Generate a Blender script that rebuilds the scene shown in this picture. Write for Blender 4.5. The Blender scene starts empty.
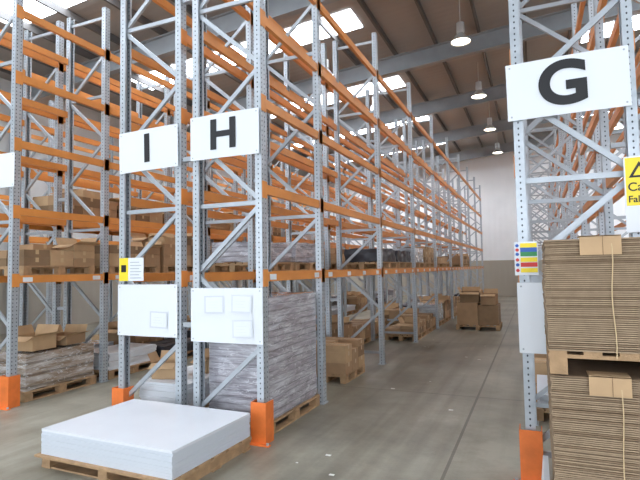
import bpy, math, random
import mathutils
from mathutils import Vector, Matrix
random.seed(11)
S=bpy.context.scene
def lin(c):
    return tuple([((v/255)/12.92 if v/255<=0.04045 else (((v/255)+0.055)/1.055)**2.4) for v in c]+[1.0])

# ---------------- materials ----------------
def newmat(name,rgb,rough=0.5,metal=0.0,noise=0.0,nscale=8.0,bump=0.0,bscale=40.0,spec=0.5):
    m=bpy.data.materials.new(name); m.use_nodes=True
    nt=m.node_tree; b=nt.nodes['Principled BSDF']
    b.inputs['Base Color'].default_value=lin(rgb)
    b.inputs['Roughness'].default_value=rough
    b.inputs['Metallic'].default_value=metal
    b.inputs['Specular IOR Level'].default_value=spec
    tc=nt.nodes.new('ShaderNodeTexCoord')
    if noise>0:
        n=nt.nodes.new('ShaderNodeTexNoise'); n.inputs['Scale'].default_value=nscale; n.inputs['Detail'].default_value=5
        nt.links.new(tc.outputs['Object'],n.inputs['Vector'])
        r=nt.nodes.new('ShaderNodeValToRGB')
        c=lin(rgb)
        r.color_ramp.elements[0].position=0.3; r.color_ramp.elements[1].position=0.7
        r.color_ramp.elements[0].color=tuple([v*(1-noise) for v in c[:3]]+[1])
        r.color_ramp.elements[1].color=tuple([min(1,v*(1+noise)) for v in c[:3]]+[1])
        nt.links.new(n.outputs['Fac'],r.inputs['Fac']); nt.links.new(r.outputs['Color'],b.inputs['Base Color'])
    if bump>0:
        n2=nt.nodes.new('ShaderNodeTexNoise'); n2.inputs['Scale'].default_value=bscale; n2.inputs['Detail'].default_value=4
        nt.links.new(tc.outputs['Object'],n2.inputs['Vector'])
        bp=nt.nodes.new('ShaderNodeBump'); bp.inputs['Strength'].default_value=bump; bp.inputs['Distance'].default_value=0.02
        nt.links.new(n2.outputs['Fac'],bp.inputs['Height']); nt.links.new(bp.outputs['Normal'],b.inputs['Normal'])
    return m
def mth(nt,op,a,b=None,c=None):
    n=nt.nodes.new('ShaderNodeMath'); n.operation=op
    for i,v in enumerate((a,b,c)):
        if v is None: continue
        if isinstance(v,(int,float)): n.inputs[i].default_value=v
        else: nt.links.new(v,n.inputs[i])
    return n.outputs[0]
def mix(nt,fac,a,b):
    n=nt.nodes.new('ShaderNodeMix'); n.data_type='RGBA'
    if isinstance(fac,(int,float)): n.inputs[0].default_value=fac
    else: nt.links.new(fac,n.inputs[0])
    for i,v in ((6,a),(7,b)):
        if isinstance(v,tuple): n.inputs[i].default_value=v
        else: nt.links.new(v,n.inputs[i])
    return n.outputs[2]

M={}
M['orange']=newmat('orange_paint',(222,144,70),0.42,0,0.10,3)
M['guard']=newmat('orange_guard_paint',(230,120,52),0.5,0,0.15,6)
M['brace']=newmat('galvanised_brace',(172,178,183),0.4,0.35,0.10,5)
M['wood']=newmat('pallet_wood',(172,140,104),0.8,0,0.25,9,0.3,60)
M['card']=newmat('cardboard',(172,140,106),0.85,0,0.10,5)
M['card2']=newmat('cardboard_light',(192,160,122),0.85,0,0.10,5)
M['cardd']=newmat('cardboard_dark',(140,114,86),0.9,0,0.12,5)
M['fl1']=newmat('corrugated_sheet_edge',(158,136,110),0.9,0,0.10,25)
M['fl2']=newmat('corrugated_sheet_edge_dark',(134,112,88),0.9,0,0.10,25)  # darker board tone, picked at random per sheet
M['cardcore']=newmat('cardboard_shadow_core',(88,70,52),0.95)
M['tape']=newmat('packing_tape',(196,168,128),0.35)
M['white']=newmat('white_board',(224,228,232),0.45)
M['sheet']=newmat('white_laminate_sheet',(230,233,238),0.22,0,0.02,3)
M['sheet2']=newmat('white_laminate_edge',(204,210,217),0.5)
M['sleeve']=newmat('document_sleeve',(211,215,220),0.2)
M['ink']=newmat('black_ink',(14,14,18),0.5)
M['yellow']=newmat('sign_yellow',(242,216,44),0.45)
M['green']=newmat('sign_green',(50,140,80),0.45)
M['red']=newmat('sign_red',(206,50,44),0.45)
M['blue']=newmat('sign_blue',(40,90,170),0.45)
M['rafter']=newmat('rafter_steel_grey',(142,147,150),0.6,0.0,0.10,2)
M['purlin']=newmat('purlin_steel',(96,94,92),0.7,0.0,0.15,2)
M['lampm']=newmat('lamp_housing',(200,200,198),0.35,0.4)
M['dark']=newmat('dark_plastic_film',(54,54,60),0.35,0,0.2,6,0.4,12)
M['pipe']=newmat('twine',(205,180,140),0.8)
M['stone']=newmat('paper_litter',(225,225,220),0.8)

def steel():
    m=bpy.data.materials.new('galvanised_perforated_upright'); m.use_nodes=True
    nt=m.node_tree; b=nt.nodes['Principled BSDF']
    uv=nt.nodes.new('ShaderNodeUVMap'); sp=nt.nodes.new('ShaderNodeSeparateXYZ'); nt.links.new(uv.outputs[0],sp.inputs[0])
    u=mth(nt,'ABSOLUTE',sp.outputs[0]); du=mth(nt,'SUBTRACT',u,0.026)
    v=mth(nt,'DIVIDE',sp.outputs[1],0.05); v=mth(nt,'FRACT',v); dv=mth(nt,'MULTIPLY',mth(nt,'SUBTRACT',v,0.5),0.05)
    d=mth(nt,'SQRT',mth(nt,'ADD',mth(nt,'MULTIPLY',du,du),mth(nt,'MULTIPLY',mth(nt,'MULTIPLY',dv,dv),0.55)))
    hole=mth(nt,'LESS_THAN',d,0.0068)
    tc=nt.nodes.new('ShaderNodeTexCoord'); n=nt.nodes.new('ShaderNodeTexNoise'); n.inputs['Scale'].default_value=14
    nt.links.new(tc.outputs['Object'],n.inputs['Vector'])
    col=mix(nt,n.outputs['Fac'],lin((160,168,174)),lin((198,204,209)))
    col=mix(nt,hole,col,lin((66,70,76)))
    nt.links.new(col,b.inputs['Base Color'])
    b.inputs['Metallic'].default_value=0.35; b.inputs['Roughness'].default_value=0.38
    return m
M['steel']=steel()

def floor_mat():
    m=bpy.data.materials.new('floor_concrete'); m.use_nodes=True
    nt=m.node_tree; b=nt.nodes['Principled BSDF']
    tc=nt.nodes.new('ShaderNodeTexCoord'); P=tc.outputs['Object']
    def noise(s,d=6,r=0.6):
        n=nt.nodes.new('ShaderNodeTexNoise'); n.inputs['Scale'].default_value=s; n.inputs['Detail'].default_value=d; n.inputs['Roughness'].default_value=r
        nt.links.new(P,n.inputs['Vector']); return n.outputs['Fac']
    n1=noise(0.6,7); n2=noise(2.2,8,0.7); n3=noise(30.0,3)
    r1=nt.nodes.new('ShaderNodeValToRGB'); r1.color_ramp.elements[0].position=0.35; r1.color_ramp.elements[1].position=0.65
    r1.color_ramp.elements[0].color=lin((134,129,115)); r1.color_ramp.elements[1].color=lin((172,168,152))
    nt.links.new(n1,r1.inputs[0])
    r2=nt.nodes.new('ShaderNodeValToRGB'); r2.color_ramp.elements[0].position=0.38; r2.color_ramp.elements[1].position=0.56
    r2.color_ramp.elements[0].color=(0.70,0.69,0.66,1); r2.color_ramp.elements[1].color=(1,1,1,1)
    nt.links.new(n2,r2.inputs[0])
    mm=nt.nodes.new('ShaderNodeMix'); mm.data_type='RGBA'; mm.blend_type='MULTIPLY'; mm.inputs[0].default_value=0.75
    nt.links.new(r1.outputs[0],mm.inputs[6]); nt.links.new(r2.outputs[0],mm.inputs[7])
    mp=nt.nodes.new('ShaderNodeMapping'); mp.inputs['Scale'].default_value=(5,0.25,1); nt.links.new(P,mp.inputs[0])
    ns=nt.nodes.new('ShaderNodeTexNoise'); ns.inputs['Scale'].default_value=1.0; ns.inputs['Detail'].default_value=5; nt.links.new(mp.outputs[0],ns.inputs['Vector'])
    st=nt.nodes.new('ShaderNodeValToRGB'); st.color_ramp.elements[0].position=0.35; st.color_ramp.elements[1].position=0.55
    st.color_ramp.elements[0].color=(0.74,0.72,0.69,1); st.color_ramp.elements[1].color=(1,1,1,1); nt.links.new(ns.outputs[0],st.inputs[0])
    m3=nt.nodes.new('ShaderNodeMix'); m3.data_type='RGBA'; m3.blend_type='MULTIPLY'; m3.inputs[0].default_value=0.8
    nt.links.new(mm.outputs[2],m3.inputs[6]); nt.links.new(st.outputs[0],m3.inputs[7])
    sp=nt.nodes.new('ShaderNodeSeparateXYZ'); nt.links.new(P,sp.inputs[0])
    jx=mth(nt,'LESS_THAN',mth(nt,'ABSOLUTE',mth(nt,'SUBTRACT',sp.outputs[0],0.25)),0.014)
    fy=mth(nt,'FRACT',mth(nt,'DIVIDE',mth(nt,'ADD',sp.outputs[1],50.4),4.6))
    jy=mth(nt,'LESS_THAN',fy,0.0045)
    j=mth(nt,'MAXIMUM',jx,jy)
    c=mix(nt,mth(nt,'MULTIPLY',j,0.6),m3.outputs[2],lin((76,72,64)))
    nt.links.new(c,b.inputs['Base Color'])
    rr=mth(nt,'ADD',mth(nt,'MULTIPLY',n2,0.4),0.18); nt.links.new(rr,b.inputs['Roughness'])
    bp=nt.nodes.new('ShaderNodeBump'); bp.inputs['Strength'].default_value=0.12; bp.inputs['Distance'].default_value=0.01
    nt.links.new(n3,bp.inputs['Height']); nt.links.new(bp.outputs[0],b.inputs['Normal'])
    return m
M['floor']=floor_mat()

def ribbed(name,rgb,axis,pitch,lo=None,lorgb=None):
    m=bpy.data.materials.new(name); m.use_nodes=True
    nt=m.node_tree; b=nt.nodes['Principled BSDF']; b.inputs['Roughness'].default_value=0.7
    tc=nt.nodes.new('ShaderNodeTexCoord'); sp=nt.nodes.new('ShaderNodeSeparateXYZ'); nt.links.new(tc.outputs['Object'],sp.inputs[0])
    f=mth(nt,'PINGPONG',sp.outputs[axis],pitch/2); f=mth(nt,'DIVIDE',f,pitch/2)
    n=nt.nodes.new('ShaderNodeTexNoise'); n.inputs['Scale'].default_value=0.8; n.inputs['Detail'].default_value=6; nt.links.new(tc.outputs['Object'],n.inputs['Vector'])
    c=lin(rgb)
    col=mix(nt,n.outputs[0],tuple([v*0.88 for v in c[:3]]+[1]),tuple([min(1,v*1.10) for v in c[:3]]+[1]))
    if lo:
        low=mth(nt,'LESS_THAN',sp.outputs[2],lo)
        col=mix(nt,low,col,lin(lorgb))
    nt.links.new(col,b.inputs['Base Color'])
    bp=nt.nodes.new('ShaderNodeBump'); bp.inputs['Strength'].default_value=0.35; bp.inputs['Distance'].default_value=0.02
    nt.links.new(f,bp.inputs['Height']); nt.links.new(bp.outputs[0],b.inputs['Normal'])
    return m
M['roof']=ribbed('roof_sheeting',(156,152,147),1,0.25)
M['cladx']=ribbed('wall_cladding_side',(224,226,226),1,0.3,2.0,(170,164,152))
M['clady']=ribbed('wall_cladding_end',(248,249,249),0,0.3,2.0,(176,168,154))

def emis(name,rgb,s):
    m=bpy.data.materials.new(name); m.use_nodes=True
    b=m.node_tree.nodes['Principled BSDF']; b.inputs['Base Color'].default_value=lin(rgb)
    b.inputs['Emission Color'].default_value=lin(rgb); b.inputs['Emission Strength'].default_value=s
    return m
M['sky']=emis('skylight_translucent_sheet',(236,244,255),15.5)
M['skyb']=emis('skylight_translucent_sheet_far',(236,244,255),24.0)
M['bulb']=emis('lamp_lens_glow',(255,246,225),9.0)

def wrap_mat(name,a,bcol,layer=0.05,dk=0.6):
    m=bpy.data.materials.new(name); m.use_nodes=True
    nt=m.node_tree; b=nt.nodes['Principled BSDF']; b.inputs['Roughness'].default_value=0.18
    tc=nt.nodes.new('ShaderNodeTexCoord')
    sp=nt.nodes.new('ShaderNodeSeparateXYZ'); nt.links.new(tc.outputs['Object'],sp.inputs[0])
    mp=nt.nodes.new('ShaderNodeMapping'); mp.inputs['Scale'].default_value=(1.0,1.0,5); mp.inputs['Rotation'].default_value=(0.35,0.3,0); nt.links.new(tc.outputs['Object'],mp.inputs[0])
    n=nt.nodes.new('ShaderNodeTexNoise'); n.inputs['Scale'].default_value=2.2; n.inputs['Detail'].default_value=8; n.inputs['Roughness'].default_value=0.65; nt.links.new(mp.outputs[0],n.inputs['Vector'])
    r=nt.nodes.new('ShaderNodeValToRGB'); r.color_ramp.elements[0].position=0.40; r.color_ramp.elements[1].position=0.66
    r.color_ramp.elements[0].color=lin(a); r.color_ramp.elements[1].color=lin(bcol); nt.links.new(n.outputs[0],r.inputs[0])
    f=mth(nt,'FRACT',mth(nt,'DIVIDE',sp.outputs[2],layer)); g=mth(nt,'LESS_THAN',f,0.2)
    c=mix(nt,mth(nt,'MULTIPLY',g,dk),r.outputs[0],lin(tuple(v*0.6 for v in a)))
    n4=nt.nodes.new('ShaderNodeTexNoise'); n4.inputs['Scale'].default_value=3.0; n4.inputs['Detail'].default_value=2; n4.inputs['Distortion'].default_value=1.0; nt.links.new(mp.outputs[0],n4.inputs['Vector'])
    hl_streak=mth(nt,'LESS_THAN',mth(nt,'ABSOLUTE',mth(nt,'SUBTRACT',n4.outputs[0],0.5)),0.010)
    c=mix(nt,mth(nt,'MULTIPLY',hl_streak,0.5),c,lin((236,238,242)))  # thin white streaks paint glossy highlights into the film colour
    nt.links.new(c,b.inputs['Base Color'])
    bp=nt.nodes.new('ShaderNodeBump'); bp.inputs['Strength'].default_value=0.6; bp.inputs['Distance'].default_value=0.04
    nt.links.new(n4.outputs[0],bp.inputs['Height']); nt.links.new(bp.outputs[0],b.inputs['Normal'])
    b.inputs['Coat Weight'].default_value=1.0; b.inputs['Coat Roughness'].default_value=0.08
    return m
M['wrap']=wrap_mat('stretch_wrap_silver',(156,152,158),(204,204,211),0.07,0.4)
M['wrapb']=wrap_mat('stretch_wrap_over_cartons',(146,126,106),(204,198,192),0.16)
M['wrapw']=wrap_mat('stretch_wrap_white_stock',(180,186,192),(222,226,230),0.09,0.4)

# ---------------- mesh builder ----------------
class MB:
    def __init__(s): s.v=[];s.f=[];s.m=[];s.uv=[];s.mats=[]
    def mi(s,k):
        if k not in s.mats: s.mats.append(k)
        return s.mats.index(k)
    def face(s,pts,mat,uv=None):
        i=len(s.v); s.v+= [tuple(p) for p in pts]; s.f.append(tuple(range(i,i+len(pts)))); s.m.append(s.mi(mat))
        s.uv.append(uv if uv else [(9,9)]*len(pts))
    def hexa(s,c,mat,uvf=None):
        i=len(s.v); s.v+=[tuple(p) for p in c]; k=s.mi(mat)
        for q in ((3,2,1,0),(4,5,6,7),(0,1,5,4),(1,2,6,5),(2,3,7,6),(3,0,4,7)):
            s.f.append(tuple(i+j for j in q)); s.m.append(k)
            s.uv.append([uvf(c[j]) for j in q] if uvf else [(9,9)]*4)
    def box(s,x0,x1,y0,y1,z0,z1,mat,uvf=None,T=None):
        c=[(x0,y0,z0),(x1,y0,z0),(x1,y1,z0),(x0,y1,z0),(x0,y0,z1),(x1,y0,z1),(x1,y1,z1),(x0,y1,z1)]
        if T: c=[tuple(T@Vector(p)) for p in c]
        s.hexa(c,mat,uvf)
    def bar(s,p,q,w,h,mat,side=None):
        p=Vector(p);q=Vector(q);d=(q-p).normalized()
        a=Vector(side) if side else (Vector((0,0,1)) if abs(d.z)<0.9 else Vector((1,0,0)))
        r=d.cross(a).normalized(); u=r.cross(d).normalized()
        r*=w/2;u*=h/2
        s.hexa([p-r-u,p+r-u,q+r-u,q-r-u,p-r+u,p+r+u,q+r+u,q-r+u],mat)
    def lathe(s,prof,c,n,mat,axis='z'):
        c=Vector(c)
        def P(r,h,t):
            if axis=='z': return c+Vector((r*math.cos(t),r*math.sin(t),h))
            if axis=='y': return c+Vector((r*math.cos(t),h,r*math.sin(t)))
            return c+Vector((h,r*math.cos(t),r*math.sin(t)))
        for (r0,h0),(r1,h1) in zip(prof[:-1],prof[1:]):
            for k in range(n):
                t0=2*math.pi*k/n;t1=2*math.pi*(k+1)/n
                s.face([P(r0,h0,t0),P(r0,h0,t1),P(r1,h1,t1),P(r1,h1,t0)],mat)
    def done(s,name,parent=None,rotz=0,bevel=0):
        xs=[p[0] for p in s.v];ys=[p[1] for p in s.v];zs=[p[2] for p in s.v]
        o=Vector(((min(xs)+max(xs))/2,(min(ys)+max(ys))/2,min(zs)))
        me=bpy.data.meshes.new(name); me.from_pydata([tuple(Vector(p)-o) for p in s.v],[],s.f)
        for k in s.mats: me.materials.append(M[k])
        me.polygons.foreach_set('material_index',s.m)
        ul=me.uv_layers.new(name='UVMap'); flat=[]
        for u in s.uv:
            for a in u: flat+= [a[0],a[1]]
        ul.data.foreach_set('uv',flat)
        me.update()
        ob=bpy.data.objects.new(name,me); ob.location=o; ob.rotation_euler[2]=rotz
        S.collection.objects.link(ob)
        if parent: ob.parent=parent
        return ob

# ---------------- room ----------------
XL,XR,YF,YB=-14.0,12.0,-7.0,29.5
RID=6.0
def zr(x): return 8.98-0.08*abs(x-RID)
b=MB(); b.box(XL,XR,YF,YB,-0.2,0,'floor'); fl=b.done('floor')
b=MB(); b.box(XL-0.2,XL,YF,YB,0,zr(XL)+0.1,'cladx'); b.done('wall_left')
b=MB(); b.box(XR,XR+0.2,YF,YB,0,zr(XR)+0.1,'cladx'); b.done('wall_right')
b=MB()
for a,c in ((XL,RID),(RID,XR)):
    b.hexa([(a,YB,0),(c,YB,0),(c,YB+.2,0),(a,YB+.2,0),(a,YB,zr(a)+.1),(c,YB,zr(c)+.1),(c,YB+.2,zr(c)+.1),(a,YB+.2,zr(a)+.1)],'clady')
b.done('wall_back')
b=MB()
for a,c in ((XL,-11),(9.5,XR)): b.box(a,c,YF-.2,YF,0,5.6,'clady')
b.box(-1.4,-0.8,YF-.2,YF,0,5.6,'clady')
for a,c in ((XL,RID),(RID,XR)):
    b.hexa([(a,YF-.2,5.6),(c,YF-.2,5.6),(c,YF,5.6),(a,YF,5.6),(a,YF-.2,zr(a)+.1),(c,YF-.2,zr(c)+.1),(c,YF,zr(c)+.1),(a,YF,zr(a)+.1)],'clady')
b.done('wall_front')
b=MB()
for a,c in ((XL,RID),(RID,XR)):
    b.hexa([(a,YF,zr(a)),(c,YF,zr(c)),(c,YB,zr(c)),(a,YB,zr(a)),(a,YF,zr(a)+.1),(c,YF,zr(c)+.1),(c,YB,zr(c)+.1),(a,YB,zr(a)+.1)],'roof')
b.done('ceiling')
RY=[-4,0.6,5.2,9.8,14.4,19.0,23.6,28.2]
b=MB()
for y in RY:
    for a,c in ((XL,RID),(RID,XR)):
        for dz,w,h in ((-0.20,0.18,0.025),(-0.44,0.02,0.48),(-0.68,0.18,0.025)):
            b.bar((a,y,zr(a)+dz),(c,y,zr(c)+dz),w,h,'rafter')
    for x in (XL+.15,XR-.15):
        b.box(x-.15,x+.15,y-.01,y+.01,0,zr(x)-.6,'rafter')
        b.box(x-.15,x-.13,y-.1,y+.1,0,zr(x)-.6,'rafter'); b.box(x+.13,x+.15,y-.1,y+.1,0,zr(x)-.6,'rafter')
b.done('roof_portal_frames')
b=MB(); x=XL+.8
while x<XR:
    b.bar((x,YF,zr(x)-.105),(x,YB,zr(x)-.105),0.06,0.17,'purlin'); x+=1.2
b.done('roof_purlins')
n=0
for i,y in enumerate([-1.8,2.8,7.4,12.0,16.8,21.3,25.9]):
    for a,c in ((-11.2,-4.0),(1.6,5.4),(6.6,10.4)):
        b=MB(); n+=1
        b.hexa([(a,y-.5,zr(a)-.02),(c,y-.5,zr(c)-.02),(c,y+.5,zr(c)-.02),(a,y+.5,zr(a)-.02),(a,y-.5,zr(a)-.005),(c,y-.5,zr(c)-.005),(c,y+.5,zr(c)-.005),(a,y+.5,zr(a)-.005)],'skyb' if y>20 else 'sky')
        b.done('window_%d'%n)
def lamp(x,y):
    z=7.15; b=MB()
    b.bar((x,y,z+.45),(x,y,zr(x)-.1),.02,.02,'lampm')
    b.lathe([(0.0,.48),(.09,.48),(.10,.25),(.07,.22),(.09,.20),(.25,0.0),(.24,0.0),(.085,.18)],(x,y,z),20,'lampm')
    b.lathe([(0.0,.03),(.22,.02)],(x,y,z),20,'bulb')
    b.done('high_bay_lamp')
for y in (7.6,12.3,16.6,20.9,25.4): lamp(-1.45,y)
for y in (8.3,12.9,17.4,22): lamp(-5.25,y)
for y in (10,14.6,19.2): lamp(-12.2,y)
for y in (9,16,23): lamp(3.3,y)

# ---------------- racking ----------------
GX=-.14
H=6.0
LV=[1.68,2.58,3.48,4.38,5.28]
YS=[4.43,5.93]+[5.93+2.72*i for i in range(1,9)]
YS=[y for y in YS if y<28]
def upright(b,x,y,sgn,h=H):
    fw=.1; dp=.075
    uw=lambda p:(p[1]-y,p[2])
    xm=x-sgn*dp/2
    uf=lambda p:((p[0]-xm)+0.026,p[2])
    def bx(a,c,*r,**k): b.box(min(a,c),max(a,c),*r,**k)
    bx(x,x-sgn*.004,y-fw/2,y+fw/2,0.01,h,mat='steel',uvf=uw)
    bx(x-sgn*.004,x-sgn*dp,y-fw/2,y-fw/2+.004,0.01,h,mat='steel',uvf=uf)
    bx(x-sgn*.004,x-sgn*dp,y+fw/2-.004,y+fw/2,0.01,h,mat='steel',uvf=uf)
    bx(x-sgn*(dp-.004),x-sgn*dp,y-fw/2+.004,y-fw/2+.025,0.01,h,mat='steel')
    bx(x-sgn*(dp-.004),x-sgn*dp,y+fw/2-.025,y+fw/2-.004,0.01,h,mat='steel')
    bx(x+sgn*.015,x-sgn*(dp+.02),y-.08,y+.08,0.0,.01,mat='brace')
def rack(name,xa,xb,ys=YS,h=H,lv=LV,spacer=0):
    b=MB()
    for k,y in enumerate(ys):
        upright(b,xa,y,-1,h); upright(b,xb,y,1,h)
        z=.25; s=0; i0=xa+.04;i1=xb-.04
        b.bar((i0,y,.2),(i1,y,.2),.03,.045,'brace')
        b.bar((i0,y,h-.15),(i1,y,h-.15),.03,.045,'brace')
        while z+.74<h:
            p=(i0,y,z) if s==0 else (i1,y,z); q=(i1,y,z+.68) if s==0 else (i0,y,z+.68)
            b.bar(p,q,.045,.03,'brace',side=(0,1,0))
            z+=.72; s=1-s
            if int(z/.72)%3==0: b.bar((i0,y,z-.02),(i1,y,z-.02),.03,.045,'brace')
        if spacer:
            for z in (1.1,2.9,4.7): b.box(xa-spacer,xa,y-.03,y+.03,z,z+.05,'brace')
    for y0,y1 in zip(ys[:-1],ys[1:]):
        for j,z in enumerate(lv):
            for x,sg in ((xa,-1),(xb,1)):
                xi=x-sg*.03
                b.box(xi-.025,xi+.025,y0+.055,y1-.055,z-.10,z,'orange')
                b.box(min(x+sg*.008,x+sg*.003),max(x+sg*.008,x+sg*.003),y0-.045,y0+.055,z-.15,z+.025,'orange')
                b.box(min(x+sg*.008,x+sg*.003),max(x+sg*.008,x+sg*.003),y1-.055,y1+.045,z-.15,z+.025,'orange')
                if j==0:
                    L=y1-y0
                    for f in ((.12,.88) if L<2 else (.1,.37,.63,.9)):
                        yy=y0+f*L; xo=xi+sg*.0255
                        b.box(min(xo,xo+sg*.002),max(xo,xo+sg*.002),yy-.07,yy+.07,z-.085,z-.025,'white')
    return b.done(name)
rack('pallet_racking',-3.36,-2.51,spacer=.15)
rack('pallet_racking',-4.40,-3.52)
rack('pallet_racking',-7.10,-6.23,spacer=.17)
rack('pallet_racking',-8.15,-7.28)
rack('pallet_racking',GX+.02,GX+.90)
rack('pallet_racking',GX+1.06,GX+1.94,spacer=.15)
rack('pallet_racking',4.8,5.68)
rack('pallet_racking',-11.8,-10.9,ys=YS[1:])

def guard(x,y):
    b=MB(); h=.4
    b.box(x-.085,x+.085,y-.10,y-.092,0,h,'guard')
    b.box(x-.085,x-.077,y-.092,y+.06,0,h,'guard'); b.box(x+.077,x+.085,y-.092,y+.06,0,h,'guard')
    b.box(x-.14,x+.14,y-.15,y-.10,0,.01,'guard')
    for sx in(-.115,.115): b.lathe([(0,.03),(.014,.03),(.014,.01)],(x+sx,y-.125,0),8,'brace')
    b.done('upright_guard')
for x in (-2.548,-4.362,-6.268,GX+.058): guard(x,4.43)

# ---------------- signs ----------------
def board(name,x0,x1,z0,z1,y=4.355,txt=None,tsize=.4,sleeves=(),tilt=0,dx=0,dz=0,sc=1.12,off=.012):
    e=bpy.data.objects.new(name,None); S.collection.objects.link(e)
    cx,cz=(x0+x1)/2,(z0+z1)/2; e.location=(cx,y,cz); e.rotation_euler=(0,tilt,0)
    w,h=(x1-x0)/2,(z1-z0)/2
    def add(bb,nm):
        me=bb.done(nm); me.parent=e
    b=MB(); N=8
    for i in range(N):
        a=-w+2*w*i/N; c=-w+2*w*(i+1)/N
        ya=-.012*math.sin(math.pi*i/N); yc=-.012*math.sin(math.pi*(i+1)/N)
        b.hexa([(a,ya,-h),(c,yc,-h),(c,yc+.004,-h),(a,ya+.004,-h),(a,ya,h),(c,yc,h),(c,yc+.004,h),(a,ya+.004,h)],'white')
    for sx in (-1,1):
        for sz in (-1,1): b.lathe([(0,-.006),(.008,-.004),(.008,0.01)],(sx*(w-.03),0,sz*(h-.03)),8,'brace','y')
    add(b,'panel')
    if sleeves:
        b=MB()
        for px,pz,rt in sleeves:
            T=Matrix.Translation((px,0,pz))@Matrix.Rotation(rt,4,'Y')
            b.box(-.12,.12,-.018,-.0165,-.09,.09,'sleeve',T=T)
            b.box(-.10,.10,-.0195,-.018,-.075,.075,'white',T=T)
            for r in range(3): b.box(-.07,.05-.02*(r%2),-.0202,-.0195,-.035+.03*r,-.033+.03*r,'sleeve',T=T)
        add(b,'document_sleeves')
    if txt:
        cu=bpy.data.curves.new('letter','FONT'); cu.body=txt; cu.size=tsize; cu.align_x='CENTER'; cu.align_y='CENTER'; cu.extrude=.001; cu.offset=off
        cu.materials.append(M['ink'])
        t=bpy.data.objects.new('letter',cu); S.collection.objects.link(t); t.parent=e
        t.location=(dx,-.016,dz); t.rotation_euler=(math.pi/2,0,0); t.scale=(sc,1,1)
    return e
board('aisle_sign',-3.37,-2.52,2.88,3.35,txt='H',tsize=.44)
board('aisle_sign',-4.38,-3.54,2.84,3.31,txt='I',tsize=.44,tilt=-.02)
board('aisle_sign',-7.10,-6.18,2.84,3.29,txt='J',tsize=.44)
board('aisle_sign',GX-.02,GX+.86,2.89,3.36,txt='G',tsize=.48,dx=-.02,tilt=-.01,sc=1.05,off=.016)
board('notice_board',-3.37,-2.50,0.96,1.52,sleeves=((.20,.12,.03),(-.13,.11,-.02),(.21,-.13,-.03)))
board('notice_board',-4.39,-3.55,0.99,1.56,sleeves=((.18,-.10,.03),))
board('notice_board',GX+.00,GX+.42,1.0,1.56)

b=MB()
x0,x1,y=GX-.01,GX+.165,4.35
b.box(x0,x1,y-.004,y,1.62,1.89,'white')
for i,(k,z) in enumerate((('yellow',1.855),('blue',1.82),('green',1.785),('yellow',1.74),('red',1.70),('yellow',1.655))):
    b.box(x0+.045,x1-.006,y-.006,y-.004,z-.013,z+.022,k)
    b.lathe([(0,-.0062),(.014,-.006),(.014,-.004)],(x0+.022,y,z+.004),10,'red' if i%2 else 'blue','y')
b.done('safety_notice')
b=MB(); x0,x1=-4.36,-4.01
b.box(x0,x1,y-.004,y,1.60,1.86,'white'); b.box(x0,x0+.13,y-.006,y-.004,1.60,1.86,'yellow')
for r in range(6): b.box(x0+.16,x1-.03-.03*(r%2),y-.006,y-.004,1.63+.035*r,1.638+.035*r,'brace')
b.box(x0+.03,x0+.10,y-.008,y-.006,1.70,1.78,'ink')
b.done('load_notice')
b=MB(); x0,x1,y=GX+.78,GX+1.16,4.33
b.box(x0,x1,y-.004,y,1.93,2.50,'white'); b.box(x0+.01,x1-.01,y-.006,y-.004,2.13,2.49,'yellow')
b.face([(x0+.03,y-.0065,2.34),(x0+.17,y-.0065,2.34),(x0+.10,y-.0065,2.46)],'ink')
b.face([(x0+.06,y-.0070,2.355),(x0+.14,y-.0070,2.355),(x0+.10,y-.0070,2.425)],'yellow')
p=b.done('caution_sign')
for t,z,s in(('Caution',2.24,.09),('Falling',2.155,.07)):
    cu=bpy.data.curves.new('lettering','FONT'); cu.body=t; cu.size=s; cu.extrude=.0005; cu.offset=.001; cu.materials.append(M['ink'])
    o=bpy.data.objects.new('lettering',cu); S.collection.objects.link(o); o.parent=p
    o.location=Vector((x0+.02,y-.007,z))-p.location; o.rotation_euler=(math.pi/2,0,0)

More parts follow.
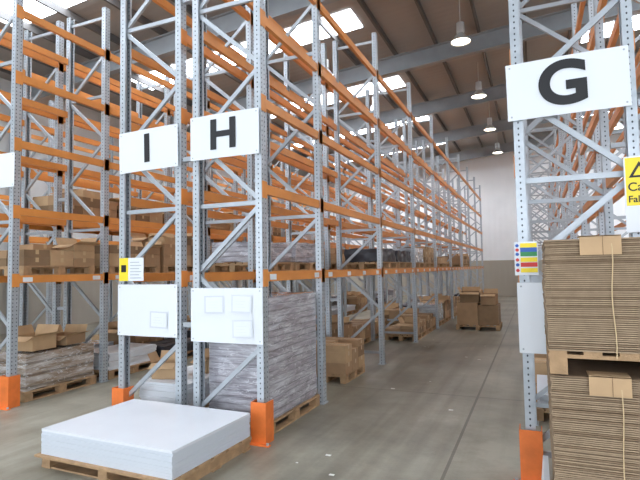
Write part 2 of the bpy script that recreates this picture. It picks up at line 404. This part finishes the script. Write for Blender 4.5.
# ---------------- pallets & goods ----------------
def pallet(b,x0,x1,y0,y1,z,T=None):
    n=7; W=x1-x0
    for i in range(3):
        c=x0+.05+(W-.1)*i/2
        for yy in (y0+.06,(y0+y1)/2,y1-.06): b.box(c-.045,c+.045,yy-.06,yy+.06,z+.018,z+.09,'wood',T=T)
        b.box(c-.045,c+.045,y0,y1,z,z+.018,'wood',T=T)
    for yy in (y0+.055,(y0+y1)/2,y1-.055): b.box(x0,x1,yy-.055,yy+.055,z+.09,z+.11,'wood',T=T)
    for i in range(n):
        c=x0+.05+(W-.1)*i/(n-1); b.box(c-.045,c+.045,y0,y1,z+.11,z+.13,'wood',T=T)
def carton(b,x0,x1,y0,y1,z0,z1,mat='card',rot=0,opened=False):
    c=Vector(((x0+x1)/2,(y0+y1)/2,0)); T=Matrix.Translation(c)@Matrix.Rotation(rot,4,'Z')
    w=(x1-x0)/2;d=(y1-y0)/2;t=.005
    if not opened:
        b.box(-w,w,-d,d,z0,z1,mat,T=T)
        b.box(-w-.001,w+.001,-.025,.025,z1-.06,z1+.0015,'tape',T=T)
        b.box(-w,w,-.002,.002,z1,z1+.002,'cardcore',T=T)
    else:
        b.box(-w,w,-d,d,z0,z0+t,mat,T=T)
        b.box(-w,w,-d,-d+t,z0,z1,mat,T=T);b.box(-w,w,d-t,d,z0,z1,mat,T=T)
        b.box(-w,-w+t,-d,d,z0,z1,mat,T=T);b.box(w-t,w,-d,d,z0,z1,mat,T=T)
        f=min(.12,w*.7)
        for pts in ([(-w,-d,z1),(w,-d,z1),(w,-d-f,z1-.05),(-w,-d-f,z1-.05)],[(-w,d,z1),(w,d,z1),(w,d+f*.4,z1+f),(-w,d+f*.4,z1+f)],
                    [(w,-d,z1),(w,d,z1),(w+f,d,z1+.04),(w+f,-d,z1+.04)],[(-w,-d,z1),(-w,d,z1),(-w-f*.5,d,z1+f),(-w-f*.5,-d,z1+f)]):
            b.face([T@Vector(p) for p in pts],'card2')
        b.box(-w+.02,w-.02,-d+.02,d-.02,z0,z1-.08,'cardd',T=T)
def blob(b,x0,x1,y0,y1,z0,z1,mat,amp=.015,n=14):
    def P(p):
        q=Vector(p); nn=mathutils.noise.noise_vector(Vector((q.x*5,q.y*5,q.z*9)))
        return q+nn*amp
    def grid(o,u,v,nu,nv):
        for i in range(nu):
            for j in range(nv):
                b.face([P(o+u*(i/nu)+v*(j/nv)),P(o+u*((i+1)/nu)+v*(j/nv)),P(o+u*((i+1)/nu)+v*((j+1)/nv)),P(o+u*(i/nu)+v*((j+1)/nv))],mat)
    X=Vector((x1-x0,0,0));Y=Vector((0,y1-y0,0));Z=Vector((0,0,z1-z0));O=Vector((x0,y0,z0))
    grid(O,X,Z,n,n);grid(O+X,Y,Z,n,n);grid(O+X+Y,-X,Z,n,n);grid(O+Y,-Y,Z,n,n);grid(O+Z,X,Y,n,n);grid(O+Y,X,-Y,2,2)

# white sheet stack, foreground
T=Matrix.Translation((-3.31,3.68,0))@Matrix.Rotation(math.radians(-1.5),4,'Z')
b=MB()
b.box(-.75,.75,-.54,.54,.085,.10,'wood',T=T)
for i in range(3):
    c=-.68+.68*i; b.box(c-.05,c+.05,-.54,.54,0.001,.085,'wood',T=T)
for i in range(3):
    c=-.47+.47*i; b.box(-.75,.75,c-.06,c+.06,0.001,.016,'wood',T=T)
b.box(-.77,.77,-.585,-.48,.10,.118,'wood',T=T)
for i in range(5):
    c=-.38+.21*i; b.box(-.75,.75,c-.08,c+.08,.10,.118,'wood',T=T)
z=.118
while z<.335:
    dx,dy=random.uniform(-.003,.003),random.uniform(-.003,.003)
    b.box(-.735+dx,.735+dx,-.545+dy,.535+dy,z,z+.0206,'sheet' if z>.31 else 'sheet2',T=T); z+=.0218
b.done('white_sheet_stack_on_pallet')

def flatstack(name,x0,x1,y0,y1,zb,zt):
    b=MB(); pallet(b,x0,x1,y0,y1,zb); z=zb+.13; i=0
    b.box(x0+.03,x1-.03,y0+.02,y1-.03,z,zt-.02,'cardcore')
    lean=0
    while z<zt-.009:
        lean+=random.uniform(-.002,.002); lean=max(-.012,min(.012,lean))
        g=lean+random.uniform(-.003,.003); h=random.uniform(-.005,.005)
        t=.0115
        k=('fl1','fl1','fl1','fl2')[random.randrange(4)]
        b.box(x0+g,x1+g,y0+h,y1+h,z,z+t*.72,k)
        z+=t; i+=1
    for cx in (x0+.33,x0+.78):
        pts=[(cx+.006*math.sin(q*.9),y0-.014-.006*math.sin(q*1.3),zt-(zt-zb-.1)*q/10) for q in range(11)]
        for p,q in zip(pts[:-1],pts[1:]): b.bar(p,q,.005,.005,'pipe')
    for cx in (x0+.28,):
        b.box(cx-.10,cx+.10,y0-.02,y0-.014,zt-.10,zt+.005,'card2'); b.box(cx-.10,cx+.10,y0-.02,y0+.12,zt,zt+.006,'card2')
        b.box(cx+.01,cx+.013,y0-.022,y0-.019,zt-.10,zt+.005,'cardd')
    b.done(name)
flatstack('flat_cardboard_stack_on_pallet',.065,1.20,3.12,4.22,0,1.09)
flatstack('flat_cardboard_stack_on_pallet',.05,1.18,3.11,4.22,1.092,1.85)
b=MB(); b.hexa([(-.03,3.6,0),(.005,3.6,0),(.005,4.1,0),(-.03,4.1,0),(.0,3.6,.30),(.035,3.6,.30),(.035,4.1,.30),(.0,4.1,.30)],'white')
b.done('white_board_offcut')

def wrapped(name,x0,x1,y0,y1,z,zt,mat='wrap',amp=.012):
    b=MB(); pallet(b,x0,x1,y0,y1,z); blob(b,x0+.03,x1-.03,y0+.03,y1-.03,z+.135,zt,mat,amp)
    b.done(name)
wrapped('stretch_wrapped_pallet_load',-3.34,-2.54,4.56,5.84,0,1.41,amp=.012)
wrapped('stretch_wrapped_pallet_load',-6.98,-6.27,4.62,5.80,0,.62,'wrapb',.02)
b=MB(); carton(b,-6.75,-6.35,4.75,5.15,.64,.84,'card2',.1,True); carton(b,-6.8,-6.4,5.3,5.7,.64,.78,'card',.15,True); b.done('open_cartons')
def cartonload(name,x0,x1,y0,y1,z,hs,nx,ny,pal=True,jit=.02):
    b=MB()
    if pal: pallet(b,x0,x1,y0,y1,z); z+=.13
    for h in hs:
        for i in range(nx):
            for j in range(ny):
                if h==hs[-1] and random.random()<.3 and nx*ny>2: continue
                w=(x1-x0)/nx; d=(y1-y0)/ny
                carton(b,x0+w*i+.006,x0+w*(i+1)-.006,y0+d*j+.006,y0+d*(j+1)-.006,z+.002,z+h,random.choice(['card','card2','card','cardd']),random.uniform(-jit,jit),opened=(h==hs[-1] and random.random()<.35))
        z+=h
    b.done(name)
cartonload('carton_pallet_load',-7.0,-6.3,4.6,5.78,1.68,(.11,.11,.10),2,3)
cartonload('carton_pallet_load',-3.3,-2.62,7.0,7.9,0,(.16,.16,.1),2,3)
b=MB(); pallet(b,-2.02,-.90,13.9,15.0,0)
carton(b,-1.99,-1.45,13.95,14.9,.135,.72,'card'); carton(b,-1.44,-.93,13.95,14.9,.135,.66,'cardd')
carton(b,-1.92,-1.42,14.0,14.7,.725,1.0,'cardd',.05,True); carton(b,-1.35,-.98,14.0,14.6,.665,.95,'card',-.05,True)
b.done('carton_pallet_load')
def sheets(name,x0,x1,y0,y1,z,h,k='white'):
    b=MB(); pallet(b,x0,x1,y0,y1,z); z+=.131; e=z+h
    while z<e:
        t=random.choice((.02,.03,.045)); t=min(t,max(.012,e-z)); d=random.uniform(-.02,.02); g=random.uniform(-.02,.02)
        b.box(x0+.05+g,x1-.05+g,y0+.05+d,y1-.05+d,z,z+t-.003,k); z+=t
    b.done(name); return z-.003
bays=list(zip(YS[:-1],YS[1:]))
def fill(x0,x1,bay,z,kind,mk=None):
    y0,y1=bays[bay]; x0+=.05;x1-=.05; L=y1-y0
    segs=[(y0+.12,y1-.12)] if L<2 else [(y0+.12,y0+L/2-.05),(y0+L/2+.05,y1-.12)]
    for a,c in segs:
        k=kind if kind!='r' else random.choice('ccwdswce')
        if k=='e': continue
        if k=='c': cartonload('carton_pallet_load',x0,x1,a,c,z,[random.choice((.14,.2,.17))]*random.randint(1,2)+[.13],2,3)
        if k=='w': wrapped('stretch_wrapped_pallet_load',x0,x1,a,c,z,z+random.uniform(.4,.65),mk or random.choice(('wrap','wrapb','wrapw')),.02)
        if k=='d': wrapped('film_covered_pallet_load',x0,x1,a,c,z,z+random.uniform(.3,.5),'dark',.03)
        if k=='s': sheets('flat_board_stack',x0,x1,a,c,z,random.uniform(.12,.3),mk or random.choice(('white','card2','sheet2')))
J=(-7.1,-6.23);I=(-4.4,-3.52);Hh=(-3.36,-2.51);J2=(-8.15,-7.28);G=(GX+.02,GX+.9);G2=(GX+1.06,GX+1.94)
for bay in range(0,8):
    if bay>0: fill(*J,bay,0,'r')
    fill(*J2,bay,0,'r'); fill(*J2,bay,LV[0],'r')
    if bay>0: fill(*J,bay,LV[0],'r')
    if bay in(1,2,3,4): fill(*J2,bay,LV[1],'r')
zt=sheets('flat_board_stack',-4.35,-3.57,4.56,5.80,0,.30,'white')
b=MB()
for (x,y,r,w,d,h) in ((-4.12,4.88,.3,.15,.12,.19),(-3.85,5.35,-.4,.13,.12,.17)):
    carton(b,x-w,x+w,y-d,y+d,zt+.001,zt+h,'card2',r,True)
b.done('open_cartons')
fill(*I,1,0,'w','wrapw')
fill(*I,2,0,'c')
for bay in (3,4,5,6): fill(*I,bay,0,'r')
for bay in (2,3,5,6): fill(*I,bay,LV[0],'r')
fill(*I,1,LV[0],'w','wrap')
for bay in (3,4,5,7): fill(*Hh,bay,0,'c' if bay==3 else 'r')
fill(*Hh,2,LV[0],'d')
for bay in (3,4,6): fill(*Hh,bay,LV[0],'r')
for bay in (1,2,4,5,6): fill(*G,bay,0,'r')
for bay in (3,5): fill(*G2,bay,LV[0],'r')
b=MB()
for k in range(16):
    x=random.uniform(-2.3,-.2);y=random.uniform(2.5,12);s=random.uniform(.01,.03)
    b.box(x-s,x+s,y-s*.6,y+s*.6,0.0005,.004,'stone')
b.done('floor_litter')

# ---------------- light & camera ----------------
w=bpy.data.worlds.new('World'); S.world=w; w.use_nodes=True
bg=w.node_tree.nodes['Background']; bg.inputs[0].default_value=lin((234,243,255)); bg.inputs[1].default_value=4.4
S.view_settings.view_transform='Standard'; S.view_settings.exposure=0
cam=bpy.data.cameras.new('camera'); co=bpy.data.objects.new('camera',cam); S.collection.objects.link(co)
cam.lens=28.1; cam.sensor_width=36; cam.clip_end=200
co.matrix_world=Matrix.Translation((0,0,1.7))@Matrix.Rotation(math.radians(23.2),4,'Z')@Matrix.Rotation(math.radians(90+3.3),4,'X')@Matrix.Rotation(math.radians(-1.0),4,'Z')
S.camera=co
